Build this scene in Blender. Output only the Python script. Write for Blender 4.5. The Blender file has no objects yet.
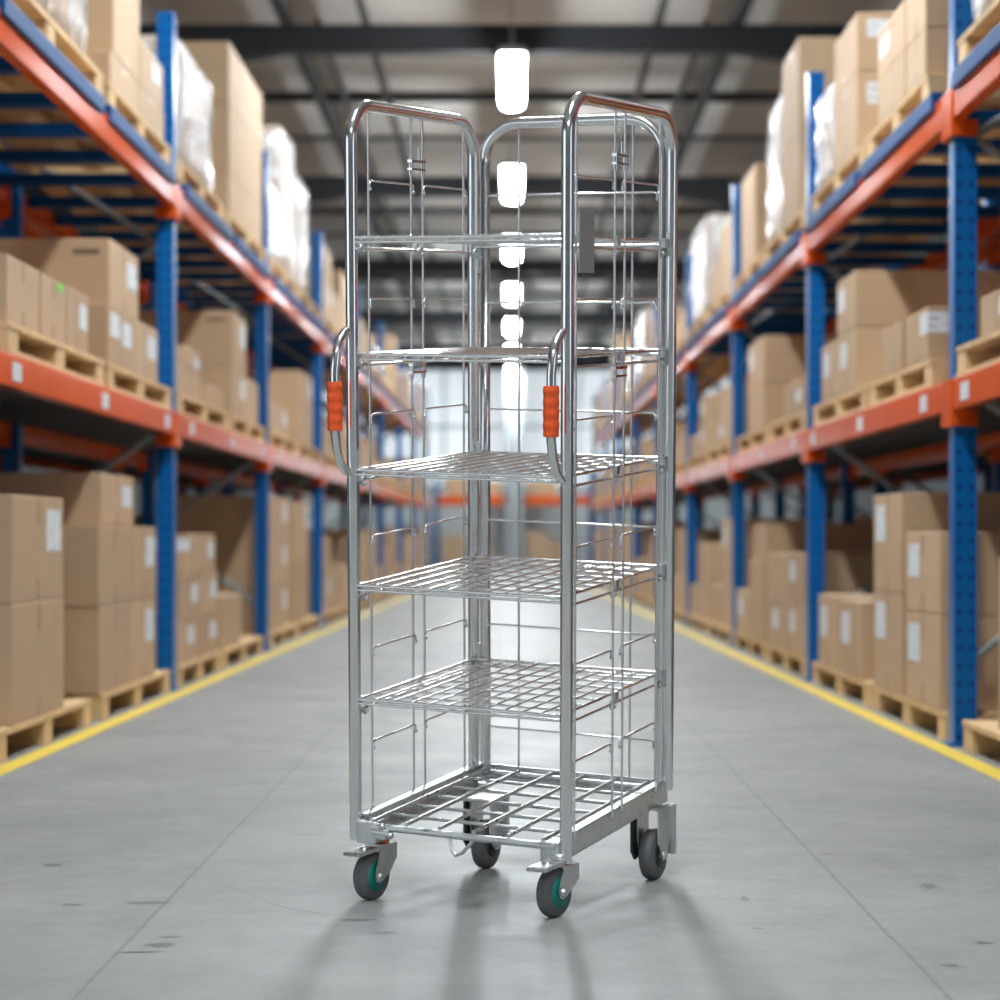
import bpy, bmesh, math, random
from mathutils import Vector, Matrix
SC = bpy.context.scene
COL = SC.collection
R = math.radians
# ------------------------------------------------------------------ camera
EYE = 0.83
cd = bpy.data.cameras.new('camera')
cam = bpy.data.objects.new('camera', cd); COL.objects.link(cam)
cam.location = (0, 0, EYE); cam.rotation_euler = (R(90), 0, 0)
cd.sensor_width = 36; cd.lens = 80.28
cd.shift_x = -0.012; cd.shift_y = 0.039
cd.clip_start = 0.05; cd.clip_end = 300
cd.dof.use_dof = True; cd.dof.focus_distance = 5.05; cd.dof.aperture_fstop = 2.7
SC.camera = cam
# ------------------------------------------------------------------ light and exposure
LAMP_POWER = 125.0
WORLD = 1.15
wd = bpy.data.worlds.new('world'); SC.world = wd; wd.use_nodes = True
wd.node_tree.nodes['Background'].inputs[0].default_value = (0.86, 0.93, 1.0, 1)
wd.node_tree.nodes['Background'].inputs[1].default_value = WORLD
SC.view_settings.view_transform = 'Standard'; SC.view_settings.look = 'None'
SC.view_settings.gamma = 1; SC.view_settings.use_curve_mapping = False
SC.view_settings.exposure = 0.28
# ------------------------------------------------------------------ materials
def srgb(r, g, b):
    f = lambda c: (c/255/12.92) if c/255 <= 0.04045 else ((c/255+0.055)/1.055)**2.4
    return (f(r), f(g), f(b), 1)
def mat(name, col, rough=0.5, metal=0.0, spec=0.5, noise=0.0, nscale=8.0, bump=0.0, bscale=60.0, objrand=0.0, emit=None, rvar=0.0):
    m = bpy.data.materials.new(name); m.use_nodes = True
    nt = m.node_tree; N = nt.nodes; L = nt.links; b = N['Principled BSDF']
    b.inputs['Base Color'].default_value = col; b.inputs['Roughness'].default_value = rough
    b.inputs['Metallic'].default_value = metal; b.inputs['Specular IOR Level'].default_value = spec
    tc = N.new('ShaderNodeTexCoord')
    src = None
    if noise or objrand or rvar:
        nz = N.new('ShaderNodeTexNoise'); nz.inputs['Scale'].default_value = nscale; nz.inputs['Detail'].default_value = 4
        L.new(tc.outputs['Object'], nz.inputs['Vector'])
    if noise or objrand:
        hs = N.new('ShaderNodeHueSaturation'); hs.inputs['Color'].default_value = col
        mr = N.new('ShaderNodeMapRange'); mr.inputs[1].default_value = 0.3; mr.inputs[2].default_value = 0.7
        mr.inputs[3].default_value = 1-noise; mr.inputs[4].default_value = 1+noise
        L.new(nz.outputs['Fac'], mr.inputs[0]); val = mr.outputs[0]
        if objrand:
            oi = N.new('ShaderNodeObjectInfo'); m2 = N.new('ShaderNodeMapRange')
            m2.inputs[3].default_value = 1-objrand; m2.inputs[4].default_value = 1+objrand
            L.new(oi.outputs['Random'], m2.inputs[0])
            mu = N.new('ShaderNodeMath'); mu.operation = 'MULTIPLY'
            L.new(val, mu.inputs[0]); L.new(m2.outputs[0], mu.inputs[1]); val = mu.outputs[0]
        L.new(val, hs.inputs['Value']); L.new(hs.outputs[0], b.inputs['Base Color'])
    if rvar:
        m3 = N.new('ShaderNodeMapRange'); m3.inputs[1].default_value = .3; m3.inputs[2].default_value = .7
        m3.inputs[3].default_value = max(0.02, rough-rvar); m3.inputs[4].default_value = rough+rvar
        L.new(nz.outputs['Fac'], m3.inputs[0]); L.new(m3.outputs[0], b.inputs['Roughness'])
    if bump:
        n2 = N.new('ShaderNodeTexNoise'); n2.inputs['Scale'].default_value = bscale; n2.inputs['Detail'].default_value = 3
        L.new(tc.outputs['Object'], n2.inputs['Vector'])
        bp = N.new('ShaderNodeBump'); bp.inputs['Strength'].default_value = bump; bp.inputs['Distance'].default_value = 0.004
        L.new(n2.outputs['Fac'], bp.inputs['Height']); L.new(bp.outputs[0], b.inputs['Normal'])
    if emit:
        b.inputs['Emission Color'].default_value = emit[0]; b.inputs['Emission Strength'].default_value = emit[1]
    return m
M = {}
M['zinc'] = mat('bright_zinc', (0.86, 0.87, 0.88, 1), 0.15, 1.0, rvar=0.06, nscale=30)
M['galv'] = mat('galvanised_steel', (0.70, 0.72, 0.73, 1), 0.34, 1.0, noise=0.10, nscale=25, rvar=0.1)
M['galv_dark'] = mat('aged_steel', (0.28, 0.29, 0.30, 1), 0.45, 0.8, noise=0.1)
M['grip'] = mat('orange_grip', srgb(244, 92, 36), 0.5, noise=0.05, nscale=60)
M['rubber'] = mat('grey_rubber', srgb(98, 98, 99), 0.55, noise=0.12, nscale=40, bump=0.1)
M['black'] = mat('black_plastic', srgb(34, 35, 36), 0.45)
M['teal'] = mat('teal_hub', srgb(10, 124, 112), 0.35, noise=0.08)
M['ring'] = mat('rust_orange_seal', srgb(176, 92, 52), 0.5, noise=0.15, nscale=50)
M['tag'] = mat('grey_holder', srgb(150, 150, 152), 0.5, 0.0)
M['orange'] = mat('orange_paint', srgb(224, 90, 28), 0.14, spec=0.16, noise=0.05, nscale=3)
M['blue_rail'] = mat('blue_paint_plain', srgb(6, 72, 130), 0.5, spec=0.15, noise=0.06, nscale=4)
M['deck'] = mat('dark_deck', srgb(52, 60, 66), 0.6, noise=0.1)
M['brace'] = mat('grey_brace', srgb(140, 146, 148), 0.5, 0.4, noise=0.1)
M['wood'] = mat('pallet_wood', srgb(216, 182, 136), 0.7, noise=0.14, nscale=7, objrand=0.07)
M['card'] = mat('brown_cardboard', srgb(190, 160, 129), 0.6, spec=0.3, noise=0.05, nscale=5, objrand=0.08)
M['tape'] = mat('packing_tape', srgb(160, 124, 90), 0.35, noise=0.05)
M['print'] = mat('printed_ink', srgb(96, 76, 58), 0.7)
M['green'] = mat('green_sticker', srgb(120, 214, 72), 0.5)
M['yellow'] = mat('yellow_line_paint', srgb(226, 196, 66), 0.5, noise=0.08, nscale=6)
M['ceil'] = mat('ceiling_panel', srgb(206, 202, 198), 0.8, noise=0.02, nscale=1)
M['beam'] = mat('dark_steel', srgb(44, 46, 50), 0.6, noise=0.1)
M['wall'] = mat('pale_wall', srgb(222, 228, 230), 0.7, noise=0.03)
M['sidewall'] = mat('grey_wall', srgb(96, 98, 100), 0.8, noise=0.05)
M['lamp'] = mat('lamp_diffuser', (1, 1, 1, 1), 0.4, emit=((0.90, 0.97, 1.0, 1), LAMP_POWER))
M['wall_glow'] = mat('added_wall_glow', srgb(225, 232, 236), 0.5, emit=((0.86, 0.94, 1.0, 1), 0.5))  # emission added to whiten the far end wall
M['housing'] = mat('lamp_housing', srgb(170, 176, 180), 0.4, 0.3)
M['frame'] = mat('panel_frame', srgb(158, 163, 166), 0.6)  # grey of the added glow panel's bars and of the pillar
M['mark'] = mat('floor_scuff', srgb(94, 96, 97), 0.45)
def paper():
    m = mat('white_label', srgb(224, 228, 230), 0.55)
    nt = m.node_tree; N = nt.nodes; L = nt.links; b = N['Principled BSDF']
    tc = N.new('ShaderNodeTexCoord'); mp = N.new('ShaderNodeMapping'); mp.inputs['Scale'].default_value = (1, 1.6, 7)
    L.new(tc.outputs['Generated'], mp.inputs['Vector'])
    br = N.new('ShaderNodeTexNoise'); br.inputs['Scale'].default_value = 3.0; br.inputs['Detail'].default_value = 0
    L.new(mp.outputs[0], br.inputs['Vector'])
    cr = N.new('ShaderNodeValToRGB'); cr.color_ramp.interpolation = 'EASE'
    cr.color_ramp.elements[0].position = 0.34; cr.color_ramp.elements[0].color = srgb(168, 172, 178)
    cr.color_ramp.elements[1].position = 0.42; cr.color_ramp.elements[1].color = srgb(226, 230, 233)
    L.new(br.outputs['Fac'], cr.inputs[0]); L.new(cr.outputs[0], b.inputs['Base Color'])
    return m
M['label'] = paper()
def perforated():                              # blue rack post: rows of dark punched holes on its faces
    m = mat('blue_paint_perforated', srgb(0, 94, 164), 0.3, spec=0.25)
    nt = m.node_tree; N = nt.nodes; L = nt.links; b = N['Principled BSDF']
    tc = N.new('ShaderNodeTexCoord'); sp = N.new('ShaderNodeSeparateXYZ'); L.new(tc.outputs['Object'], sp.inputs[0])
    def math_(op, a, c=None):
        n = N.new('ShaderNodeMath'); n.operation = op
        for i, v in enumerate((a, c)):
            if v is None: continue
            if isinstance(v, (int, float)): n.inputs[i].default_value = v
            else: L.new(v, n.inputs[i])
        return n.outputs[0]
    zf = math_('SUBTRACT', math_('FRACT', math_('MULTIPLY', sp.outputs['Z'], 14.0)), 0.5)
    xa = math_('SUBTRACT', math_('ABSOLUTE', sp.outputs['X']), 0.024)
    d = math_('ADD', math_('MULTIPLY', math_('MULTIPLY', zf, zf), 0.0051), math_('MULTIPLY', xa, xa))
    hole = math_('LESS_THAN', d, 0.00016)
    mx = N.new('ShaderNodeMix'); mx.data_type = 'RGBA'
    mx.inputs['A'].default_value = srgb(0, 94, 164); mx.inputs['B'].default_value = srgb(4, 64, 124)
    L.new(hole, mx.inputs['Factor']); L.new(mx.outputs['Result'], b.inputs['Base Color'])
    return m
M['blue'] = perforated()
def film():
    m = bpy.data.materials.new('stretch_film'); m.use_nodes = True
    nt = m.node_tree; N = nt.nodes; L = nt.links; b = N['Principled BSDF']; out = N['Material Output']
    b.inputs['Base Color'].default_value = srgb(226, 230, 236); b.inputs['Roughness'].default_value = 0.16
    b.inputs['Specular IOR Level'].default_value = 0.8
    tc = N.new('ShaderNodeTexCoord'); mp = N.new('ShaderNodeMapping'); mp.inputs['Scale'].default_value = (5, 5, 2.2)
    L.new(tc.outputs['Object'], mp.inputs['Vector'])
    nz = N.new('ShaderNodeTexNoise'); nz.inputs['Scale'].default_value = 2.0; nz.inputs['Detail'].default_value = 5; nz.inputs['Distortion'].default_value = 1.2
    L.new(mp.outputs[0], nz.inputs['Vector'])
    bp = N.new('ShaderNodeBump'); bp.inputs['Strength'].default_value = 0.7; bp.inputs['Distance'].default_value = 0.05
    L.new(nz.outputs['Fac'], bp.inputs['Height']); L.new(bp.outputs[0], b.inputs['Normal'])
    tr = N.new('ShaderNodeBsdfTransparent'); mx = N.new('ShaderNodeMixShader')
    mr = N.new('ShaderNodeMapRange'); mr.inputs[1].default_value = 0.35; mr.inputs[2].default_value = 0.65
    mr.inputs[3].default_value = 0.18; mr.inputs[4].default_value = 0.8
    L.new(nz.outputs['Fac'], mr.inputs[0]); L.new(mr.outputs[0], mx.inputs[0])
    L.new(tr.outputs[0], mx.inputs[1]); L.new(b.outputs[0], mx.inputs[2]); L.new(mx.outputs[0], out.inputs[0])
    return m
M['film'] = film()
def concrete():
    m = mat('polished_concrete', srgb(128, 130, 132), 0.3, spec=0.22)
    nt = m.node_tree; N = nt.nodes; L = nt.links; b = N['Principled BSDF']
    tc = N.new('ShaderNodeTexCoord')
    def noise(scale, detail, sc=(1, 1, 1), rough=0.55):
        mp = N.new('ShaderNodeMapping'); mp.inputs['Scale'].default_value = sc
        L.new(tc.outputs['Object'], mp.inputs['Vector'])
        n = N.new('ShaderNodeTexNoise'); n.inputs['Scale'].default_value = scale; n.inputs['Detail'].default_value = detail; n.inputs['Roughness'].default_value = rough
        L.new(mp.outputs[0], n.inputs['Vector']); return n.outputs['Fac']
    def ramp(f, p0, c0, p1, c1):
        r = N.new('ShaderNodeValToRGB'); e = r.color_ramp.elements
        e[0].position = p0; e[0].color = c0; e[1].position = p1; e[1].color = c1
        L.new(f, r.inputs[0]); return r.outputs[0]
    def mul(a, c, f=1.0):
        x = N.new('ShaderNodeMix'); x.data_type = 'RGBA'; x.blend_type = 'MULTIPLY'; x.inputs['Factor'].default_value = f
        L.new(a, x.inputs['A']); L.new(c, x.inputs['B']); return x.outputs['Result']
    g = lambda v: (v, v, v, 1)
    base = ramp(noise(1.1, 8, (1, 1, 1), 0.65), 0.3, srgb(130, 132, 131), 0.7, srgb(150, 150, 148))
    base = mul(base, ramp(noise(9, 6), 0.35, g(0.90), 0.6, g(1.0)))
    base = mul(base, ramp(noise(60, 3), 0.3, g(0.93), 0.6, g(1.0)))
    base = mul(base, ramp(noise(4.5, 3, (1, 1.0, 1)), 0.25, g(0.78), 0.29, g(1.0)))      # worn dark spots
    base = mul(base, ramp(noise(5.5, 1, (3.0, 0.5, 1)), 0.16, g(0.75), 0.19, g(1.0)))    # scuffs along the aisle
    sp = N.new('ShaderNodeSeparateXYZ'); L.new(tc.outputs['Object'], sp.inputs[0])
    ab = N.new('ShaderNodeMath'); ab.operation = 'ABSOLUTE'; L.new(sp.outputs['X'], ab.inputs[0])
    ad = N.new('ShaderNodeMath'); ad.operation = 'MULTIPLY_ADD'; ad.inputs[1].default_value = 0.012; L.new(noise(3, 4), ad.inputs[0]); L.new(ab.outputs[0], ad.inputs[2])
    su = N.new('ShaderNodeMath'); su.operation = 'SUBTRACT'; L.new(ad.outputs[0], su.inputs[0]); su.inputs[1].default_value = 0.797
    a2 = N.new('ShaderNodeMath'); a2.operation = 'ABSOLUTE'; L.new(su.outputs[0], a2.inputs[0])
    base = mul(base, ramp(a2.outputs[0], 0.0015, g(0.6), 0.005, g(1.0)))                    # slab joints
    L.new(base, b.inputs['Base Color'])
    rr = N.new('ShaderNodeMapRange'); rr.inputs[1].default_value = .3; rr.inputs[2].default_value = .7; rr.inputs[3].default_value = 0.42; rr.inputs[4].default_value = 0.58
    L.new(noise(3, 5), rr.inputs[0]); L.new(rr.outputs[0], b.inputs['Roughness'])
    bp = N.new('ShaderNodeBump'); bp.inputs['Strength'].default_value = 0.05; bp.inputs['Distance'].default_value = 0.01
    L.new(noise(14, 4), bp.inputs['Height']); L.new(bp.outputs[0], b.inputs['Normal'])
    return m
M['floor'] = concrete()
# ------------------------------------------------------------------ mesh helpers
class MB:
    def __init__(s): s.v = []; s.f = []; s.sm = []
    def add(s, vs, fs, smooth=False):
        b = len(s.v); s.v += [tuple(v) for v in vs]
        s.f += [[b+i for i in f] for f in fs]; s.sm += [smooth]*len(fs); return s
    def box(s, x0, x1, y0, y1, z0, z1, bev=0.0, mtx=None):
        if bev:
            bm = bmesh.new(); bmesh.ops.create_cube(bm, size=1)
            for v in bm.verts: v.co = ((x0+x1)/2+v.co.x*(x1-x0), (y0+y1)/2+v.co.y*(y1-y0), (z0+z1)/2+v.co.z*(z1-z0))
            bmesh.ops.bevel(bm, geom=bm.edges[:], offset=bev, segments=2, affect='EDGES', profile=0.6)
            bm.verts.index_update()
            vs = [v.co.copy() for v in bm.verts]; fs = [[v.index for v in f.verts] for f in bm.faces]; bm.free()
        else:
            vs = [Vector((x, y, z)) for z in (z0, z1) for y in (y0, y1) for x in (x0, x1)]
            fs = [(0, 2, 3, 1), (4, 5, 7, 6), (0, 1, 5, 4), (2, 6, 7, 3), (0, 4, 6, 2), (1, 3, 7, 5)]
        if mtx is not None: vs = [mtx @ v for v in vs]
        return s.add(vs, fs)
    def tube(s, pts, r, n=10, closed=False):
        pts = [Vector(p) for p in pts]; k = len(pts); up = None; rings = []
        for i, p in enumerate(pts):
            if closed: t = (pts[(i+1) % k]-pts[i-1])
            else: t = pts[min(i+1, k-1)]-pts[max(i-1, 0)]
            t.normalize()
            if up is None:
                up = Vector((0, 0, 1)) if abs(t.z) < 0.9 else Vector((1, 0, 0))
            up = (up-t*up.dot(t)).normalized(); w = t.cross(up)
            rr = r[i] if isinstance(r, (list, tuple)) else r
            rings.append([p+(up*math.cos(a)+w*math.sin(a))*rr for a in (2*math.pi*j/n for j in range(n))])
        vs = [v for q in rings for v in q]; fs = []
        for i in range(k if closed else k-1):
            a = i*n; b = ((i+1) % k)*n
            for j in range(n):
                j2 = (j+1) % n; fs.append((a+j, a+j2, b+j2, b+j))
        s.add(vs, fs, True)
        if not closed: s.add(rings[0], [list(range(n))[::-1]]); s.add(rings[-1], [list(range(n))])
        return s
    def lathe(s, o, ax, prof, n=32):            # prof: (distance along ax, radius)
        o = Vector(o); ax = Vector(ax).normalized()
        u = (Vector((0, 0, 1)) if abs(ax.z) < 0.9 else Vector((1, 0, 0))); u = (u-ax*u.dot(ax)).normalized(); w = ax.cross(u)
        vs = [o+ax*h+(u*math.cos(a)+w*math.sin(a))*r for h, r in prof for a in (2*math.pi*j/n for j in range(n))]
        fs = [(i*n+j, i*n+(j+1) % n, (i+1)*n+(j+1) % n, (i+1)*n+j) for i in range(len(prof)-1) for j in range(n)]
        s.add(vs, fs, True)
        s.add(vs[:n], [list(range(n))[::-1]]); s.add(vs[-n:], [list(range(n))]); return s
    def prism(s, poly, o, e1, e2, nrm, th):
        o = Vector(o); e1 = Vector(e1); e2 = Vector(e2); nrm = Vector(nrm)
        a = [o+e1*x+e2*y-nrm*th/2 for x, y in poly]; b = [v+nrm*th for v in a]; k = len(poly)
        return s.add(a+b, [list(range(k))[::-1], [k+i for i in range(k)]]+[(i, (i+1) % k, k+(i+1) % k, k+i) for i in range(k)])
    def ball(s, c, r): return s.lathe(Vector(c)-Vector((0, 0, r)), (0, 0, 1), [(r-r*math.cos(a), max(r*math.sin(a), 1e-4)) for a in (math.pi*i/6 for i in range(7))], 8)
    def build(s, name, m, parent=None, loc=None, rot=None):
        me = bpy.data.meshes.new(name); me.from_pydata(s.v, [], s.f)
        me.polygons.foreach_set('use_smooth', s.sm)
        bm = bmesh.new(); bm.from_mesh(me); bmesh.ops.recalc_face_normals(bm, faces=bm.faces); bm.to_mesh(me); bm.free()
        me.materials.append(m); me.update()
        o = bpy.data.objects.new(name, me); COL.objects.link(o)
        if parent: o.parent = parent
        if loc is not None: o.location = loc
        if rot is not None: o.rotation_euler = rot
        return o
def tag(o, label=None, cat=None, group=None, kind=None):
    for k, v in (('label', label), ('category', cat), ('group', group), ('kind', kind)):
        if v: o[k] = v
    return o
def empty(name, loc, rz=0):
    o = bpy.data.objects.new(name, None); COL.objects.link(o); o.location = loc; o.rotation_euler = (0, 0, rz); o.empty_display_size = 0.1; return o
def arc(c, r, a0, a1, e1, e2, n=8):
    c = Vector(c); return [c+Vector(e1)*r*math.cos(a0+(a1-a0)*i/n)+Vector(e2)*r*math.sin(a0+(a1-a0)*i/n) for i in range(n+1)]
# ------------------------------------------------------------------ the building
WALL_Y = 70.0; CEIL = 6.75
floor = MB().box(-9, 9, -6, WALL_Y+.2, -0.2, 0).build('floor', M['floor']); tag(floor, kind='structure')
tag(MB().box(-9, 9, -6, WALL_Y+.2, CEIL, CEIL+.2).build('ceiling', M['ceil']), kind='structure')
tag(MB().box(-9, 9, WALL_Y, WALL_Y+.2, 0, CEIL).build('wall_back', M['wall']), kind='structure')
glow = MB().box(-8.5, 8.5, WALL_Y-.06, WALL_Y-.02, 2.4, 6.2).build('glow_panel_1', M['wall_glow']); tag(glow, kind='structure')  # added glowing panel that brightens the back wall
fb = MB()
for i in range(9): fb.box(-8.5+2.125*i-.04, -8.5+2.125*i+.04, WALL_Y-.1, WALL_Y-.061, 2.4, 6.2)
for z in (2.4, 4.3, 6.16): fb.box(-8.5, 8.5, WALL_Y-.1, WALL_Y-.061, z, z+.08)
fb.build('panel_frame', M['frame'], glow)  # invented bars across the added glow panel
def wall_with_light_gap(x0, x1, ya, yb, zt, name):       # side wall; its unseen opening is added so sky light reaches the trolley
    b = MB(); b.box(x0, x1, -6, ya, 0, CEIL); b.box(x0, x1, yb, WALL_Y+.2, 0, CEIL); b.box(x0, x1, ya, yb, zt, CEIL)
    tag(b.build(name, M['sidewall']), kind='structure')
wall_with_light_gap(-9.2, -9, -4.5, 3.5, 4.3, 'wall_left')
tag(MB().box(-9.2, 9.2, -6.2, -6, 0, CEIL).build('wall_front', M['sidewall']), kind='structure')
wall_with_light_gap(9, 9.2, -4.5, 0.5, 4.3, 'wall_right')
for i, (x0, x1, y0, y1) in enumerate([(-1.905, -1.17, 2, 60), (1.79, 1.0, 2, 60)]):
    w = .043
    mb = MB(); mb.add([(x0-w, y0, .002), (x0+w, y0, .002), (x1+w, y1, .002), (x1-w, y1, .002)], [(0, 1, 2, 3)])
    tag(mb.build('floor_line', M['yellow']), kind='structure')
rm = random.Random(3)
for x, y, lx, ly in ((-.826, 5.085, .060, .028), (-.720, 4.559, .034, .026), (-.716, 4.651, .028, .016), (-1.169, 5.678, .028, .03), (-.998, 5.057, .030, .024),
                     (-.744, 4.48, .05, .012), (.996, 5.334, .022, .05), (.971, 4.582, .026, .016), (.850, 4.336, .024, .014), (.83, 5.87, .03, .02), (.537, 5.14, .012, .05), (.523, 4.75, .014, .012), (-.33, 4.86, .05, .02), (-.27, 4.7, .03, .012)):
    n = 14; mb = MB(); mb.add([(x+lx*math.cos(a)*rm.uniform(.55, 1.1), y+ly*math.sin(a)*rm.uniform(.55, 1.1), .0008) for a in (2*math.pi*i/n for i in range(n))], [tuple(range(n))])
    tag(mb.build('floor_mark', M['mark']), kind='structure')
sc_ = [(-.698, 5.365), (-.626, 5.229), (-.537, 5.057), (-.473, 4.976), (-.403, 4.923)]
mb = MB(); mb.add([(x, y-.004, .0008) for x, y in sc_]+[(x, y+.004, .0008) for x, y in sc_], [(i, i+1, 6+i, 5+i) for i in range(4)]); tag(mb.build('floor_mark', M['mark']), kind='structure')
for k in range(7):                                    # portal beams with deepened haunches over the racks
    y = 23.9+9.95*k-9.95
    b = MB()
    b.box(-9, 9, y-.12, y+.12, 6.03, 6.06); b.box(-9, 9, y-.02, y+.02, 6.06, 6.29); b.box(-9, 9, y-.12, y+.12, 6.29, 6.32)
    for s in (-1, 1):
        b.prism([(2.35*s, 6.04), (5.2*s, 5.55), (9*s, 5.55), (9*s, 6.04)], (0, y, 0), (1, 0, 0), (0, 0, 1), (0, 1, 0), .2)
    tag(b.build('ceiling_beam', M['beam']), kind='structure')
for x, w in ((-2.42, .055), (-1.57, .035), (1.57, .035), (2.42, .055), (-2.1, .022), (2.1, .022)):
    tag(MB().box(x-w, x+w, 24 if abs(x) == 2.1 else -5, WALL_Y, 6.33, 6.43).build('ceiling_purlin', M['beam']), kind='structure')
for k in range(7):
    for dy, th in ((4.7, .06), (7.5, .03)):
        y = 23.9+9.95*(k-1)+dy
        if y < WALL_Y: tag(MB().box(-9, 9, y-th, y+th, 6.44, 6.44+2*th).build('ceiling_joist', M['beam']), kind='structure')
tag(MB().box(-9, 9, WALL_Y-.5, WALL_Y-.2, 6.1, CEIL).build('ceiling_beam', M['beam']), kind='structure')
# lamps: one row over this aisle, and a few over the aisles beyond the racks
names = ['largest and highest', 'second', 'third', 'fourth', 'fifth', 'sixth', 'smallest and farthest']
def lamp(x, y, label, grp):
    t = empty('hanging_lamp', (x, y, 5.70)); tag(t, label, 'lamp', grp)
    pr = [(-.10, .05), (-.125, 0), (-.115, -.06), (-.06, -.095), (.06, -.095), (.115, -.06), (.125, 0), (.10, .05)]
    MB().prism(pr, (0, 0, .05), (1, 0, 0), (0, 0, 1), (0, 1, 0), 2.4).build('diffuser', M['lamp'], t)
    MB().box(-.14, .14, -1.25, 1.25, .053, .13, .02).build('lamp_housing', M['housing'], t)
    for s in (-1.1, 1.1): MB().tube([(0, s, .13), (0, s, CEIL-5.70)], .012, 6).build('suspension_rod', M['housing'], t)
for k in range(-4, 7):
    yy = 23.85+6.9*k
    if k >= 0: lamp(0, yy, f'{names[k]} of the glowing white lamps hung in a row over the aisle', 'lamps over the aisle')
    else: lamp(0, yy, 'white aisle lamp overhead, before the first one seen in the photo', 'lamps above the trolley')
# ------------------------------------------------------------------ racks
SIDE = {'left': dict(x=-1.95, rz=-math.atan(.00807), sg=-1, first=7.90, step=4.37, n=9, post=3.72, mid=1.525, top=2.775),
        'right': dict(x=1.834, rz=math.atan(.00762), sg=1, first=4.84, step=4.14, n=10, post=3.57, mid=1.470, top=2.630)}
def world(side, s, q, z):
    d = SIDE[side]; c, n = math.cos(d['rz']), math.sin(d['rz']); lx = d['sg']*q
    return Vector((d['x']+lx*c-s*n, lx*n+s*c, z))
def rack(side, q0, label, full):
    d = SIDE[side]; sg = d['sg']
    root = empty('pallet_rack', world(side, d['first'], q0, 0), d['rz']); tag(root, label, 'rack', 'pallet racks along the aisle')
    X = lambda a, b: (min(sg*a, sg*b), max(sg*a, sg*b))
    def bx(name, m, par, qa, qb, ya, yb, za, zb, bev=0):
        x0, x1 = X(qa, qb); return MB().box(x0, x1, ya, yb, za, zb, bev).build(name, m, par)
    DEP = .95; nb = d['n'] if full else 6
    for k in range(nb):
        y = k*d['step']
        fr = empty('upright_frame', (0, y, 0)); fr.parent = root
        for qq in (0.05, DEP-.05):
            c = MB(); c.prism([(-.046, -.05), (.046, -.05), (.046, .05), (.03, .05), (.03, .036), (-.03, .036), (-.03, .05), (-.046, .05)], (0, 0, d['post']/2), (1, 0, 0), (0, 1, 0), (0, 0, 1), d['post'])
            c.box(-.075, .075, -.07, .07, 0, .012)
            o = c.build('post', M['blue'], fr); o.location = (sg*qq, 0, 0)
        if k < 7:
            pts = [(.09, .35), (DEP-.09, .9), (.09, 1.42), (DEP-.09, 1.9), (.09, 2.45), (DEP-.09, 2.95), (.09, 3.4)]
            for a, b in zip(pts, pts[1:]):
                MB().tube([(sg*a[0], 0, a[1]), (sg*b[0], 0, b[1])], .017, 6).build('brace', M['brace'], fr)
    for k in range(nb-1):
        ya, yb = k*d['step']+.05, (k+1)*d['step']-.05
        for lv, zt in (('mid', d['mid']), ('top', d['top'])):
            for qa in (-.012, DEP-.05):
                o = bx('beam', M['orange'], root, qa, qa+.055, ya, yb, zt-.125, zt, .006)
                if k < 6:
                    for yy in (ya, yb):
                        s1 = 1 if yy == ya else -1
                        x0, x1 = X(qa-.006, qa+.062)
                        MB().box(x0, x1, min(yy, yy+s1*.05), max(yy, yy+s1*.05), zt-.19, zt-.001, .004).build('connector', M['orange'], o)
                    for yy in (ya, yb) if qa < 0 else ():
                        s1 = -1 if yy == ya else 1
                        x0, x1 = X(-.016, .0); MB().box(x0, x1, yy, yy+s1*.05, zt-.19, zt-.001).build('connector', M['orange'], o)
                        x0, x1 = X(-.004, .1); MB().box(x0, x1, yy+(0 if s1 > 0 else -.102)-(.0 if s1 > 0 else -.1)-.004, yy+.0, zt-.19, zt-.12).build('connector', M['orange'], o)
                if k < 5 and qa < 0 and lv == 'mid' and full:
                    for fr_ in (.11, .52, .93):
                        x0, x1 = X(-.0155, -.012); yc = ya+(yb-ya)*fr_
                        lb = MB().box(x0, x1, yc-.07, yc+.07, zt-.10, zt-.03).build('beam_label', M['label'], o)
            if not full and lv == 'top': continue
            if lv == 'mid': bx('shelf_deck', M['deck'], root, .05, DEP-.06, ya, yb, zt-.06, zt-.045)
        if full:
            for (a, b) in ((.05, .50), (.535, .975)):
                bx('pallet_rail', M['blue_rail'], root, -.028, .05, ya+(yb-ya)*a, ya+(yb-ya)*b, d['top']-.022, d['top']+.052, .006)
            if k < 4:
                for j in range(6):
                    yy = ya+.35+j*(yb-ya-.7)/5
                    bx('crossbar', M['blue_rail'], root, .05, DEP-.06, yy-.05, yy+.05, d['top']-.06, d['top']-.005)
    return root
rack('left', 0, 'long blue and orange pallet rack down the left side of the aisle', True)
rack('right', 0, 'long blue and orange pallet rack down the right side of the aisle', True)
rack('left', 1.10, 'second rack seen in shade behind the left aisle rack', False)
rack('right', 1.10, 'second rack seen in shade behind the right aisle rack', False)
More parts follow.
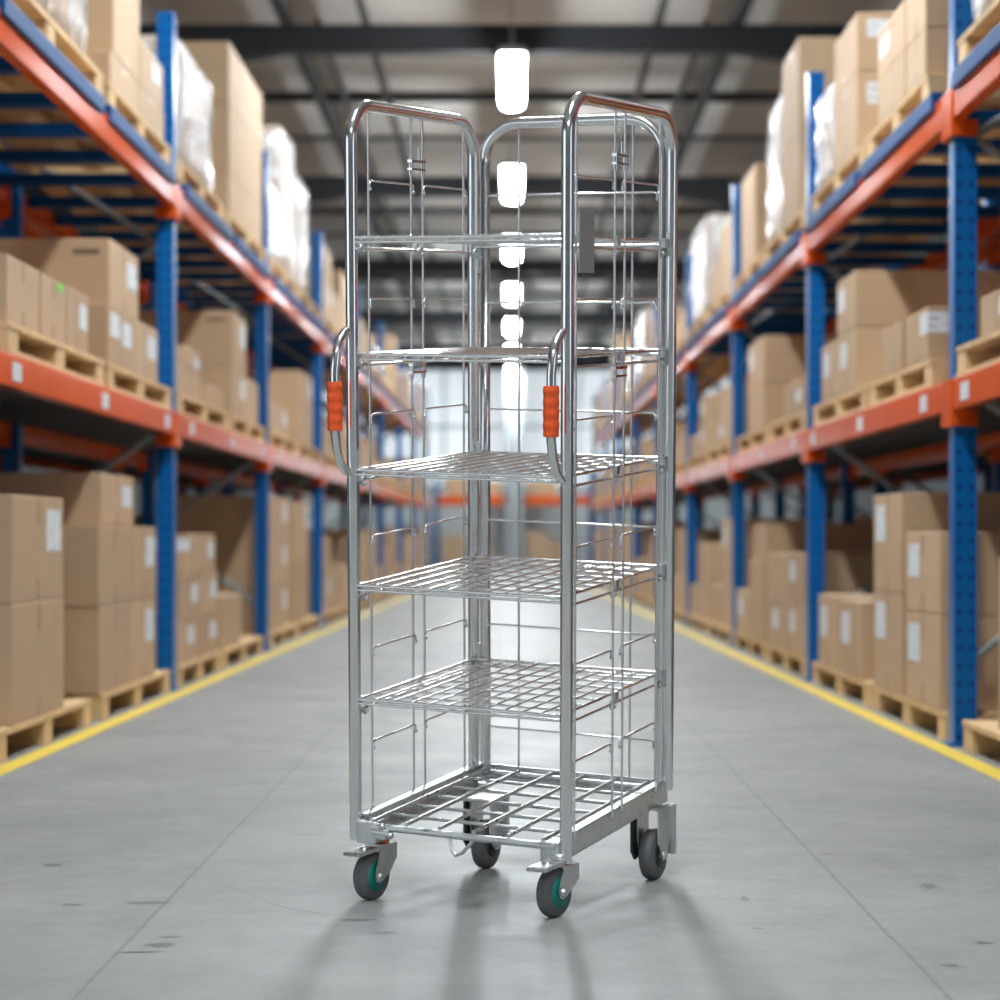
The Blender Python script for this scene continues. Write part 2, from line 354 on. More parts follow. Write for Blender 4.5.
# ------------------------------------------------------------------ pallets and cartons
ORD = ['front', 'second', 'third', 'fourth']
def pallet(side, s0, s1, z, label, group, bottom=True, detail=True, h=.12):
    d = SIDE[side]; w = .84; L = s1-s0
    t = empty('wooden_pallet', world(side, (s0+s1)/2, .0, z), d['rz']); tag(t, label, 'pallet', group)
    sg = d['sg']; x = lambda a, b: (min(sg*a, sg*b), max(sg*a, sg*b))
    tb = MB()
    for i in range(5):
        a = i*(w+.02)/5; x0, x1 = x(a, a+w/5-.025); tb.box(x0, x1, -L/2, L/2, h-.022, h)
    tb.build('top_deck', M['wood'], t)
    for yc in (-L/2+.08, 0, L/2-.08):
        x0, x1 = x(.004, w-.004); MB().box(x0, x1, yc-.075, yc+.075, .020 if bottom else 0, h-.0225).build('stringer', M['wood'], t)
    if bottom:
        bb = MB()
        for a in (0, .37, .74): x0, x1 = x(a, a+.1); bb.box(x0, x1, -L/2, L/2, 0, .019)
        bb.build('bottom_deck', M['wood'], t)
    return t
def carton(side, s0, s1, q0, q1, z0, z1, label, group=None, marks='', detail=True):
    """marks: a = white label high on the aisle face, m = middle, c = label on the face across the aisle end, w = wrapped round the corner, t = printed text, g = green sticker"""
    d = SIDE[side]; sg = d['sg']; W = q1-q0; L = s1-s0; H = z1-z0
    o = MB().box(-W/2, W/2, -L/2, L/2, 0, H, .007).build('cardboard_box', M['card'], None, world(side, (s0+s1)/2, (q0+q1)/2, z0), (0, 0, d['rz']))
    tag(o, label, 'box', group)
    if not detail: return o
    f = -sg*W/2; e = -sg*.0025
    fx = lambda k=1.0: (min(f, f+e*k), max(f, f+e*k))
    x0, x1 = fx(.6)
    for za, zb in ((H-min(.11, H*.3), H-.006), (.006, min(.09, H*.25))):
        MB().box(x0, x1, -.02, .02, za, zb).build('packing_tape', M['tape'], o)
    lw, lh = min(.26, L*.36), min(.17, H*.42)
    if 'a' in marks:
        x0, x1 = fx(); yc = L/2-lw*.75; MB().box(x0, x1, yc-lw/2, yc+lw/2, H-lh-.05, H-.05).build('shipping_label', M['label'], o)
    if 'n' in marks:
        x0, x1 = fx(); yc = -L/2+lw*.7; MB().box(x0, x1, yc-lw/2, yc+lw/2, H-lh-.03, H-.03).build('shipping_label', M['label'], o)
    if 'm' in marks:
        x0, x1 = fx(1.2); MB().box(x0, x1, -lw*.1, lw*.9, H*.42, H*.42+lh).build('shipping_label', M['label'], o)
    if 'c' in marks:
        xc = f*.62; MB().box(xc-.1, xc+.1, -L/2-.0025, -L/2, H*.58, H*.58+min(.11, H*.3)).build('shipping_label', M['label'], o)
    if 'w' in marks:
        x0, x1 = fx(); b = MB().box(x0, x1, -L/2-.002, -L/2+.16, H*.5, H*.5+.09)
        xa, xb = (f+e, f+sg*.17); b.box(min(xa, xb), max(xa, xb), -L/2-.0025, -L/2, H*.5, H*.5+.09); b.build('shipping_label', M['label'], o)
    if 't' in marks:
        b = MB(); xa = f+sg*.05
        for i in range(6): x = xa+sg*i*.021; b.box(min(x, x+sg*.016), max(x, x+sg*.016), -L/2-.0015, -L/2, H-.075, H-.05)
        b.build('printed_marking', M['print'], o)
    if 'g' in marks:
        x0, x1 = fx(); MB().box(x0, x1, L/2-.17, L/2-.07, H-.04, H-.005).build('sticker', M['green'], o)
    return o
def wrapped(side, s0, s1, q0, q1, z0, z1, label, group=None):
    d = SIDE[side]; W = q1-q0; L = s1-s0; H = z1-z0
    t = empty('wrapped_load', world(side, (s0+s1)/2, (q0+q1)/2, z0), d['rz']); tag(t, label, 'wrapped load', group)
    n = max(2, round(H/.28)); hh = H/n
    for i in range(n):
        MB().box(-W/2+.02, W/2-.02, -L/2+.02, L/2-.02, i*hh+.001, (i+1)*hh-.004, .006).build('carton', M['card'], t)
    bm = bmesh.new(); bmesh.ops.create_cube(bm, size=1)
    for v in bm.verts: v.co = (v.co.x*W, v.co.y*L, (v.co.z+.5)*(H+.008)+.0005)
    bmesh.ops.bevel(bm, geom=bm.edges[:], offset=.03, segments=2, affect='EDGES')
    bmesh.ops.subdivide_edges(bm, edges=[e for e in bm.edges if e.calc_length() > .2], cuts=6, use_grid_fill=True)
    rnd = random.Random(int(s0*100))
    for v in bm.verts:
        if v.co.z > .03: v.co += Vector((rnd.uniform(-.008, .008), rnd.uniform(-.008, .008), 0))
    me = bpy.data.meshes.new('stretch_film'); bm.to_mesh(me); bm.free(); me.materials.append(M['film'])
    for p in me.polygons: p.use_smooth = True
    o = bpy.data.objects.new('stretch_film', me); COL.objects.link(o); o.parent = t
    return t
# ---- pallets near enough to tell apart: (rack, level, bay, [(s0, s1), (s0, s1)])
PAL = [('left', 'floor', 0, (8.17, 9.93), (10.2, 12.1)), ('left', 'floor', 1, (12.42, 14.1), (14.25, 16.3)), ('left', 'floor', 2, (16.85, 18.7), (18.85, 20.7)),
       ('left', 'middle', 0, (8.36, 10.22), (10.32, 12.14)), ('left', 'middle', 1, (12.42, 14.45), (14.6, 16.4)), ('left', 'middle', 2, (16.8, 18.7), (18.85, 20.8)),
       ('left', 'top', 0, (8.0, 10.2), (10.35, 12.12)), ('left', 'top', 1, (12.42, 14.2), (14.4, 16.45)), ('left', 'top', 2, (16.8, 18.7), (18.85, 20.8)),
       ('right', 'floor', 0, (7.0, 8.75)), ('right', 'floor', 1, (9.1, 10.85), (10.98, 12.9)), ('right', 'floor', 2, (13.25, 15.1), (15.22, 17.1)),
       ('right', 'middle', 0, (7.05, 8.87)), ('right', 'middle', 1, (9.38, 10.94), (11.05, 12.87)), ('right', 'middle', 2, (13.25, 14.95), (15.1, 16.95)),
       ('right', 'top', 0, (7.0, 8.85)), ('right', 'top', 1, (9.45, 11.02), (11.1, 12.92)), ('right', 'top', 2, (13.25, 15.2), (15.35, 17.1))]
LEVEL = {'floor': 'floor', 'middle': 'middle shelf', 'top': 'top shelf'}
def level_z(side, lv):
    d = SIDE[side]; return {'floor': 0, 'middle': d['mid']+.002, 'top': d['top']+.056}[lv]
for side, lv, bay, *sp in PAL:
    for i, (a, b) in enumerate(sp):
        which = '' if len(sp) == 1 else (', nearer of its pair' if i == 0 else ', farther of its pair')
        pallet(side, a, b, level_z(side, lv), f'wooden pallet on the {side} rack {LEVEL[lv]}, {ORD[bay]} bay{which}', 'pallets on the racks', bottom=lv != 'floor')
zf = .121; LM = 1.525+.002+.121; LT = 2.775+.056+.121; RM = 1.470+.002+.121; RT = 2.630+.056+.121
G = 'cartons stacked on the pallets'
C = carton
# left rack, floor
C('left', 8.44, 9.38, .01, .8, zf, .58, 'lower plain carton of the tall two-high stack at the photo\'s left edge, floor level', G)
C('left', 8.46, 9.39, .015, .8, .582, 1.0, 'upper carton with white label, two-high stack at the photo\'s left edge, floor level', G, 'a')
C('left', 10.16, 10.98, .01, .8, zf, .52, 'bottom carton of the camera-side column left of the first blue post, floor level', G)
C('left', 11.0, 11.66, .01, .8, zf, .522, 'bottom labelled carton touching the first left blue post, floor level', G, 'a')
C('left', 10.15, 10.98, .012, .8, .523, .893, 'middle carton of the camera-side column left of the first blue post, floor level', G)
C('left', 11.0, 11.67, .01, .8, .525, .893, 'second-layer labelled carton beside the first left blue post, floor level', G, 'a')
C('left', 10.4, 11.25, .05, .88, .896, 1.14, 'topmost carton with white label on the floor stack left of the first blue post', G, 'a')
C('left', 12.5, 13.2, .02, .45, zf, .36, 'small bottom carton with tall label just behind the first left blue post, floor level', G, 'm')
C('left', 13.3, 14.05, .02, .45, zf, .37, 'second small bottom carton behind the first left blue post, floor level', G, 'a')
C('left', 12.6, 13.26, .02, .45, .362, .618, 'middle-layer carton nearest the first left blue post, second bay floor stack', G, 'a')
C('left', 13.34, 14.05, .02, .45, .373, .62, 'middle-layer labelled carton, farther one in the second bay floor stack, left', G, 'a')
C('left', 12.85, 13.95, .02, .5, .622, .86, 'top carton with wide white label, second bay floor stack, left rack', G, 'ac')
C('left', 14.3, 15.2, .02, .45, zf, .46, 'lone low carton beside the bare pallet end, second bay floor, left rack', G)
C('left', 16.9, 18.1, .02, .84, zf, .47, 'bottom carton of the tall column past the second left blue post', G, 'a')
C('left', 16.9, 18.1, .02, .84, .472, .82, 'middle carton of the tall column past the second left blue post', G, 'a')
C('left', 16.9, 18.1, .02, .84, .822, 1.16, 'top carton of the tall column past the second left blue post', G, 'a')
C('left', 18.9, 19.85, .02, .84, zf, .63, 'lower carton of the narrow column before the third left blue post', G)
C('left', 18.9, 19.85, .02, .84, .632, 1.15, 'upper carton of the narrow column before the third left blue post', G, 'a')
# left rack, middle shelf
C('left', 8.4, 8.95, .02, .46, LM, 1.905, 'first low carton at the photo\'s left edge on the left middle shelf', G)
C('left', 8.99, 9.46, .02, .46, LM, 1.905, 'low carton with green sticker on the left middle shelf', G, 'g')
C('left', 9.48, 9.95, .02, .46, LM, 1.91, 'low carton with big white label beside the green-stickered one, left middle shelf', G, 'a')
C('left', 10.36, 11.02, .01, .84, LM, 1.925, 'bottom carton with corner label under the large box, left middle shelf', G, 'na')
C('left', 11.04, 11.74, .01, .84, LM, 1.925, 'bottom carton against the first blue post, left middle shelf', G, 'a')
C('left', 10.45, 11.22, .02, .85, 1.927, 2.24, 'large carton with dark printed marking atop the front stack, left middle shelf', G, 'at')
C('left', 12.46, 13.3, .02, .30, LM, 1.81, 'small lower carton just behind the first blue post, left middle shelf', G)
C('left', 12.75, 13.33, .02, .30, 1.812, 1.94, 'small upper carton with label behind the first blue post, left middle shelf', G, 'a')
C('left', 13.7, 14.3, .02, .30, LM, 1.78, 'smallest carton before the big stack, second bay, left middle shelf', G)
C('left', 14.62, 15.32, .0, .84, LM, 1.955, 'lower carton of the big stack, second bay, left middle shelf', G, 'a')
C('left', 14.62, 15.32, .0, .84, 1.957, 2.33, 'upper carton with dark print of the big stack, second bay, left middle shelf', G, 'at')
C('left', 15.36, 16.15, .02, .6, LM, 1.95, 'carton between the big stack and the second left blue post, middle shelf', G)
C('left', 16.9, 18.1, .02, .35, LM, 1.89, 'low front carton in the third bay, left middle shelf', G, 'a')
C('left', 18.9, 20.0, .0, .84, LM, 1.95, 'lower carton of the big stack, third bay, left middle shelf', G)
C('left', 18.9, 20.0, .0, .84, 1.952, 2.26, 'upper carton of the big stack, third bay, left middle shelf', G, 'a')
# left rack, top shelf
wrapped('left', 8.75, 9.95, .02, .82, LT, 3.95, 'white film-wrapped load at the photo\'s top left corner', 'film wrapped loads')
C('left', 10.42, 11.15, .01, .82, LT, 3.115, 'shallow bottom carton, camera-side, before the first blue post, left top shelf', G)
C('left', 11.17, 11.95, .01, .82, LT, 3.115, 'shallow bottom carton against the first blue post, left top shelf', G)
C('left', 10.5, 11.2, .01, .82, 3.117, 3.72, 'tall carton cut by the photo\'s top edge, left top shelf', G, 'n')
C('left', 11.24, 11.92, .01, .82, 3.117, 3.35, 'upper carton against the first blue post, left top shelf', G, 'm')
wrapped('left', 12.5, 13.85, .02, .82, LT, 3.655, 'film-wrapped load just behind the first blue post, left top shelf', 'film wrapped loads')
C('left', 14.6, 16.38, .02, .82, LT, 3.23, 'bottom carton of the towering column, left top shelf', G)
C('left', 14.6, 16.38, .02, .82, 3.232, 3.69, 'middle carton of the towering column, left top shelf', G)
C('left', 14.6, 16.38, .02, .82, 3.692, 4.09, 'top carton of the towering column, left top shelf', G)
wrapped('left', 16.85, 17.65, .02, .5, LT, 3.55, 'lower film-wrapped load past the towering column, left top shelf', 'film wrapped loads')
wrapped('left', 17.75, 18.68, .02, .84, LT, 4.12, 'tall film-wrapped brown load past the towering column, left top shelf', 'film wrapped loads')
wrapped('left', 18.95, 19.85, .02, .82, LT, 3.93, 'film-wrapped load before the third blue post, left top shelf', 'film wrapped loads')
# right rack, floor
C('right', 7.1, 8.3, .04, .47, zf, .45, 'lower labelled carton cut by the photo\'s right edge, floor level', G, 'a')
C('right', 7.1, 8.3, .04, .47, .452, .763, 'upper labelled carton cut by the photo\'s right edge, floor level', G, 'a')
C('right', 7.5, 8.65, .5, .84, zf, .5, 'lower carton deep behind the nearest right blue post, floor level', G)
C('right', 7.5, 8.65, .5, .84, .502, .87, 'upper carton deep behind the nearest right blue post, floor level', G)
C('right', 9.19, 9.95, .0, .8, zf, .512, 'bottom carton beside the nearest right blue post, label high, floor level', G, 'a')
C('right', 9.19, 9.95, .0, .8, .514, .86, 'upper labelled carton beside the nearest right blue post, floor level', G, 'a')
C('right', 10.06, 10.8, .0, .84, zf, .58, 'bottom carton of the tallest pair on the right floor, second bay', G, 'a')
C('right', 10.06, 10.8, .0, .84, .582, 1.04, 'top carton of the tallest pair on the right floor, second bay', G, 'a')
C('right', 11.2, 11.92, .0, .4, zf, .512, 'squat single carton with label, second bay, right floor', G, 'm')
C('right', 12.05, 12.64, .0, .4, zf, .52, 'narrow single carton with label beside the second right blue post, floor level', G, 'm')
C('right', 11.3, 12.4, .44, .84, zf, .75, 'carton standing behind the two single ones, second bay, right floor', G)
C('right', 13.3, 13.9, .0, .8, zf, .44, 'bottom carton just past the second right blue post, floor level', G, 'a')
C('right', 13.3, 13.9, .0, .8, .442, .745, 'top carton with label just past the second right blue post, floor level', G, 'a')
C('right', 13.95, 15.0, .0, .8, zf, .42, 'bottom wide carton, third bay, right floor', G, 'm')
C('right', 13.95, 15.0, .0, .8, .422, .735, 'upper wide carton, third bay, right floor', G, 't')
C('right', 15.25, 16.1, .0, .8, zf, .675, 'carton under the highest one, third bay, right floor', G)
C('right', 16.15, 16.95, .0, .8, zf, .45, 'low carton against the third right blue post, floor level', G, 'm')
C('right', 15.35, 16.08, .03, .8, .677, .935, 'highest carton in the third bay, right floor', G)
# right rack, middle shelf
C('right', 7.2, 7.92, .02, .6, RM, 1.86, 'carton at the photo\'s right edge, right middle shelf, nearer one', G)
C('right', 7.95, 8.52, .02, .6, RM, 1.75, 'carton with narrow label left of the photo\'s right edge, right middle shelf', G, 'n')
C('right', 9.45, 9.95, .0, .42, RM, 1.815, 'low carton with label wrapped round its corner, right middle shelf', G, 'w')
C('right', 10.07, 10.54, .0, .42, RM, 1.815, 'low plain carton next to the corner-labelled one, right middle shelf', G)
C('right', 11.36, 11.94, .0, .84, RM, 1.91, 'lower camera-side carton under the large box, second bay, right middle shelf', G, 'm')
C('right', 11.97, 12.52, .0, .84, RM, 1.905, 'lower carton against the second right blue post, middle shelf', G, 'm')
C('right', 11.36, 11.96, .0, .84, 1.912, 2.2, 'large box topping the stack, second bay, right middle shelf', G, 'a')
C('right', 13.3, 14.15, .0, .4, RM, 1.76, 'low carton just past the second right blue post, middle shelf', G, 'n')
C('right', 14.2, 14.85, .1, .5, RM, 1.86, 'carton before the tall pair, third bay, right middle shelf', G, 'a')
C('right', 15.2, 16.15, .0, .84, RM, 1.9, 'lower carton of the tall pair, third bay, right middle shelf', G)
C('right', 15.2, 16.15, .0, .84, 1.902, 2.22, 'upper carton of the tall pair, third bay, right middle shelf', G, 'a')
# right rack, top shelf
wrapped('right', 7.1, 8.7, .02, .82, RT, 3.6, 'white film-wrapped load at the photo\'s top right corner', 'film wrapped loads')
C('right', 9.5, 9.95, .0, .8, RT, 3.01, 'shallow bottom carton nearest the right blue post, right top shelf', G)
C('right', 9.98, 10.68, .0, .8, RT, 3.02, 'shallow bottom carton, second from the nearest blue post, right top shelf', G)
C('right', 9.5, 9.95, .0, .8, 3.012, 3.55, 'tall upper carton cut by the top edge, right top shelf', G, 'm')
C('right', 9.98, 10.68, .0, .8, 3.022, 3.25, 'short upper carton with label beside the cut-off tall one, right top shelf', G, 'a')
C('right', 11.3, 12.05, .0, .8, RT, 3.2, 'lower carton with end label before the second blue post, right top shelf', G, 'c')
C('right', 11.3, 12.05, .0, .8, 3.202, 3.5, 'upper carton with end label before the second blue post, right top shelf', G, 'c')
wrapped('right', 12.15, 12.88, .02, .8, RT, 3.36, 'film-wrapped load hiding the second right blue post, right top shelf', 'film wrapped loads')
C('right', 13.45, 14.25, .0, .8, RT, 3.28, 'lower carton of the tall column past the second blue post, right top shelf', G)
C('right', 13.45, 14.25, .0, .8, 3.282, 3.86, 'upper carton of the tall column past the second blue post, right top shelf', G)
wrapped('right', 14.32, 15.18, .02, .8, RT, 3.72, 'film-wrapped load behind the tall brown column, right top shelf', 'film wrapped loads')
C('right', 15.70, 16.6, .0, .8, RT, 3.1, 'lower carton before the third blue post, right top shelf', G)
C('right', 15.70, 16.6, .0, .8, 3.102, 3.48, 'upper carton before the third blue post, right top shelf', G)
# ---- the long run of bays beyond: small and blurred in the photograph
rnd = random.Random(7)
for side in ('left', 'right'):
    d = SIDE[side]; b0 = 3
    for bay in range(b0 if side == 'left' else b0, d['n']-1):
        s = d['first']+bay*d['step']+.12; e = d['first']+(bay+1)*d['step']-.12; mid = (s+e)/2
        far = bay > b0+2
        for lv in ('floor', 'middle', 'top'):
            z = level_z(side, lv)
            gl = f'small blurred carton far down the {side} rack, {LEVEL[lv]}'; gg = f'far cartons on the {side} rack, {LEVEL[lv]}'
            for (a, b) in ((s, mid-.06), (mid+.06, e)):
                pallet(side, a, b, z, f'small blurred wooden pallet far down the {side} rack, {LEVEL[lv]}', f'far pallets on the {side} rack, {LEVEL[lv]}', bottom=lv != 'floor')
                zz = z+.121; L = b-a
                hi = {'floor': rnd.uniform(.75, 1.08), 'middle': rnd.uniform(1.9, 2.25), 'top': rnd.uniform(3.25, 4.0)}[lv]
                if lv == 'top' and rnd.random() < .45:
                    wrapped(side, a+.1, a+rnd.uniform(.75, .95)*L, .02, .82, zz, hi, f'small blurred film-wrapped load far down the {side} rack, top shelf', f'far wrapped loads on the {side} rack'); continue
                if far:
                    C(side, a+.06, b-rnd.uniform(.1, .5), .02, .82, zz, hi, gl, gg, detail=False); continue
                m = a+L*rnd.uniform(.45, .6)
                zm = zz+(hi-zz)*rnd.uniform(.42, .58)
                C(side, a+.05, m-.03, .02, .82, zz, zm, gl, gg, rnd.choice(['', 'a']), detail=bay == 3)
                if rnd.random() < .85: C(side, a+.05, m-.03, .02, .82, zm+.002, hi, gl, gg, rnd.choice(['', 'a']), detail=bay == 3)
                C(side, m+.03, b-.06, .02, .6, zz, zm-rnd.uniform(0, .08), gl, gg, detail=bay == 3)
# ---- dim stacks on the second racks behind
for side in ('left', 'right'):
    d = SIDE[side]
    for k in range(4):
        s = d['first']+k*d['step']
        for j, (a, b) in enumerate(((.3, 1.9), (2.2, 4.0))):
            lab = f'dim brown stack-sized carton on the floor of the rear rack, {side} side'; 
            C(side, s+a, s+b, 1.2, 1.95, .002, .72+.3*((k+j) % 2), lab, f'rear rack cartons, {side} side', detail=False)
            C(side, s+a+.1, s+b-.2, 1.2, 1.95, d['mid']-.043, d['mid']+.5+.15*((k+j) % 2), f'dim brown carton on the middle level of the rear rack, {side} side', f'rear rack middle cartons, {side} side', detail=False)
# ---- the rack across the aisle's far end
t = empty('pallet_rack', (0, 67.2, 0)); tag(t, 'low red-orange rack crossing the far end of the aisle', 'rack')
MB().box(-2.3, 2.4, -.06, .06, 1.86, 2.12, .01).build('beam', M['orange'], t)
MB().box(-2.3, 2.4, .9, 1.02, 1.86, 2.12, .01).build('beam', M['orange'], t)
MB().box(-2.3, 2.4, .061, .899, 2.06, 2.1).build('shelf_deck', M['deck'], t)
for x in (-2.3, 2.4):
    for y in (0, .96): MB().box(x-.06, x+.06, y-.1, y+.1, 0, 2.9).build('post', M['blue_rail'], t)
tag(MB().box(-.2, .34, 66.6, 67.0, 0, 6.0, .02).build('pillar', M['frame']), kind='structure')
for i, (x, w, h) in enumerate(((-1.75, .7, .95), (-.95, .6, 1.25), (.75, .7, 1.05), (1.32, .4, .8))):
    o = MB().box(-w/2, w/2, -.4, .4, 0, h, .01).build('cardboard_box', M['card'], None, (x, 66.7 if abs(x) > .6 else 66.2, .001)); o.location.y = 67.65
    tag(o, ['brown carton at the far end of the aisle, leftmost under the red beam', 'taller brown carton left of the white pillar at the aisle end', 'brown carton just right of the white pillar at the aisle end', 'small brown carton, rightmost under the far red beam'][i], 'box', 'cartons at the aisle end')
for i, (x, w, h) in enumerate(((-1.5, 1.0, .6), (-.6, .6, .45), (.9, .9, .5))):
    o = MB().box(-w/2, w/2, -.4, .4, 0, h, .01).build('cardboard_box', M['card'], None, (x, 67.68, 2.126))
    tag(o, ['brown carton on the red far-end rack, at its left', 'smaller brown carton on the red far-end rack, left of the pillar', 'brown carton on the red far-end rack, right of the pillar'][i], 'box', 'cartons at the aisle end')
# ------------------------------------------------------------------ the roll trolley
W, D, H = .525, .6286, 1.62
TILT = Matrix.Rotation(R(6.3586), 3, 'X') @ Matrix.Rotation(R(-24.629), 3, 'Z')
ORG = Vector((-.35846, 5.12046, EYE-.64371))
ctr = ORG+TILT @ Vector((W/2, D/2, 0))
trolley = empty('roll_trolley', (ctr.x, ctr.y, 0))
tag(trolley, 'tall zinc-plated wire roll trolley with five shelves and orange grips, in mid aisle', 'trolley')
BODY = Matrix.Translation(ORG-trolley.location) @ TILT.to_4x4()
EUL = TILT.to_euler()
def part(mb, name, m, parent=None):
    if parent is None:
        o = mb.build(name, m, trolley, ORG-trolley.location, EUL)
    else: o = mb.build(name, m, parent)
    return o
def bw(p): return ORG+TILT @ Vector(p)           # body point in the world
EX, EY, EZ = Vector((1, 0, 0)), Vector((0, 1, 0)), Vector((0, 0, 1))
RT_ = .0142; RC = .085
ZL = [.170, .388, .647, .926, 1.188, 1.453]
for s, x, zb in ((0, 0.0, -.045), (1, W, -.045)):
    pts = [(x, 0, zb), (x, 0, .4), (x, 0, .8), (x, 0, H-RC-.001)]
    pts += arc((x, RC, H-RC-.001), RC, math.pi, math.pi/2, EY, EZ, 9)
    pts += arc((x, D-RC, H-RC-.001), RC, math.pi/2, 0, EY, EZ, 9)
    pts += [(x, D, .8), (x, D, -.01)]
    fr = part(MB().tube(pts, RT_, 14), 'side_frame', M['zinc'])
    wx = x
    ys = (.082, .292, .352, .573) if s == 0 else (.046, .268, .328, .55)
    for y in ys:
        zt = H-.002 if RC < y < D-RC else H-.012-RC+math.sqrt(max(0, RC**2-(RC-min(y, D-y))**2))
        part(MB().tube([(wx, y, .0), (wx, y, zt)], .0031, 6), 'upright_wire', M['zinc'], fr)
    for z in ZL:
        for a, b in ((ys[0], ys[1]), (ys[2], ys[3])):
            cw = MB()
            xi = wx+(.005 if s == 0 else -.005)
            cw.tube([(xi, a-.004, z-.016), (xi, a-.002, z-.003), (xi, a+.006, z), (xi, b-.006, z), (xi, b+.002, z-.003), (xi, b+.004, z-.016)], .0027, 6)
            cw.ball((xi, a-.003, z-.018), .0048); cw.ball((xi, b+.003, z-.018), .0048)
            part(cw, 'cross_wire', M['zinc'], fr)
    for z in (1.505, 1.03):
        ck = MB(); ck.box(wx-.006, wx+.006, ys[1]-.006, ys[2]+.006, z, z+.006); ck.box(wx-.006, wx+.006, ys[1]-.006, ys[2]+.006, z-.018, z-.013)
        for yy in (ys[1], ys[2]): ck.tube([(wx, yy, z-.03), (wx, yy, z+.012)], .006, 8)
        ck.tube([(wx, (ys[1]+ys[2])/2+.012, z), (wx, (ys[1]+ys[2])/2+.012, z+.035)], .0045, 8)
        part(ck, 'latch', M['zinc'], fr)
    # pull handle, bent tube in front of the front post
    hp = [(x-.004, -.004, 1.120), (x-.006, -.022, 1.115), (x-.008, -.042, 1.098), (x-.009, -.056, 1.07), (x-.010, -.063, 1.03),
          (x-.010, -.064, .95), (x-.010, -.063, .89), (x-.009, -.056, .85), (x-.008, -.042, .82), (x-.006, -.022, .803), (x-.004, -.004, .798)]
    hd = part(MB().tube(hp, .0105, 12), 'pull_handle', M['zinc'])
    g = MB(); gz = [.897+.0035*i for i in range(32)]
    g.tube([(x-.010, -.0637, z) for z in gz], [0.0172+.0006*math.cos((z-.897)/.11*2*math.pi*4.5) if .900 < z < 1.002 else .0165 for z in gz], 16)
    part(g, 'handle_grip', M['grip'], hd)
# back frame
pts = [(.032, D, -.01), (.032, D, .8), (.032, D, H-.006-.09)]+arc((.122, D, H-.006-.09), .09, math.pi, math.pi/2, EX, EZ, 9)+arc((W-.111, D, H-.006-.09), .09, math.pi/2, 0, EX, EZ, 9)+[(W-.021, D, .8), (W-.021, D, -.01)]
bf = part(MB().tube(pts, .0132, 14), 'back_frame', M['zinc'])
for x in (.125, .425): part(MB().tube([(x, D, 0), (x, D, H-.016)], .0031, 6), 'upright_wire', M['zinc'], bf)
for z in (.109, .371, .636, .913, 1.178, 1.440):
    cw = MB(); cw.tube([(.04, D-.005, z-.014), (.042, D-.005, z-.002), (.05, D-.005, z), (W-.045, D-.005, z), (W-.037, D-.005, z-.002), (W-.035, D-.005, z-.014)], .0027, 6)
    cw.ball((.04, D-.005, z-.016), .0045); cw.ball((W-.035, D-.005, z-.016), .0045)
    part(cw, 'cross_wire', M['zinc'], bf)
for x in (.016, W-.013):                                     # hinges joining back frame and side frames
    for z in (.25, .76, 1.25):
        part(MB().tube([(x, D, z), (x, D, z+.07)], .009, 8), 'hinge', M['galv'], bf)
# shelves
for z in (1.324, 1.0642, .8054, .5429, .2821):
    sh = MB(); x0, x1, y0, y1 = .013, W-.013, -.004, D-.022
    for zz in (z, z-.024): 
        sh.tube([(x0, y0, zz), (x0, y1, zz)], .0036, 6); sh.tube([(x1, y0, zz), (x1, y1, zz)], .0036, 6)
    for yy in (y0, y1): sh.tube([(x0, yy, z), (x1, yy, z)], .0042, 6)
    sh.tube([(x0, y0, z-.010), (x1, y0, z-.010)], .0036, 6); sh.tube([(x0, y1, z-.010), (x1, y1, z-.010)], .0036, 6)
    for i in range(1, 11): xx = x0+(x1-x0)*i/11; sh.tube([(xx, y0, z+.002), (xx, y1, z+.002)], .0026, 6)
    for i in range(1, 8): yy = y0+(y1-y0)*i/8; sh.tube([(x0, yy, z-.0025), (x1, yy, z-.0025)], .0028, 6)
    for i in range(14):                                       # twisted binding of the front rods
        xx = x0+(x1-x0)*(i+.5)/14; sh.tube([(xx-.008, y0-.002, z-.013), (xx+.008, y0-.002, z+.004)], .0022, 5)
    so = part(sh, 'wire_shelf', M['zinc'])
    for hx in (x0, x1):
        for hy in (.012, .30, D-.03):
            k = MB(); sgn = -1 if hx < W/2 else 1
            k.tube(arc((hx-sgn*.004, hy+.008, z-.026), .010, 0, 2*math.pi*.94, EY, EZ, 12), .0036, 6)
            k.box(hx-.004+sgn*.004, hx+.004+sgn*.006, hy-.006, hy+.014, z-.016, z+.005)
            k.ball((hx+sgn*.004, hy, z-.03), .0055)
            part(k, 'shelf_hook', M['galv'], so)
# base deck
dk = MB()
for i in range(6): xx = .05+.085*i; dk.tube([(xx, -.012, .004), (xx, D-.01, .004)], .0048, 8)
for i in range(1, 6): yy = -.012+D*i/6; dk.tube([(.02, yy, -.004), (W-.02, yy, -.004)], .0045, 8)
dk.tube([(.05, -.014, -.008), (W-.02, -.014, -.008)], .0085, 10)
dk.tube([(.02, D-.02, -.006), (W-.02, D-.02, -.006)], .008, 10)
bd = part(dk, 'base_deck', M['galv'])
for sg, x in ((1, .004), (-1, W-.004)):                        # channel rails at the sides
    r_ = MB(); a, b = sorted((x, x+sg*.004)); r_.box(a, b, .0, D+.012, -.042, .012)
    a, b = sorted((x, x+sg*.03)); r_.box(a, b, .0, D+.012, -.042, -.038); r_.box(*sorted((x, x+sg*.022)), .012, D+.012, .008, .012)
    part(r_, 'side_rail', M['galv'], bd)
part(MB().box(.01, W-.01, D-.004, D, -.035, .012), 'rear_rail', M['galv'], bd)
hk = MB().tube([(.245, -.014, -.012), (.256, -.022, -.04), (.267, -.026, -.05), (.282, -.022, -.044), (.308, -.014, -.012)], .0042, 8); part(hk, 'hanging_hook', M['galv'], bd)
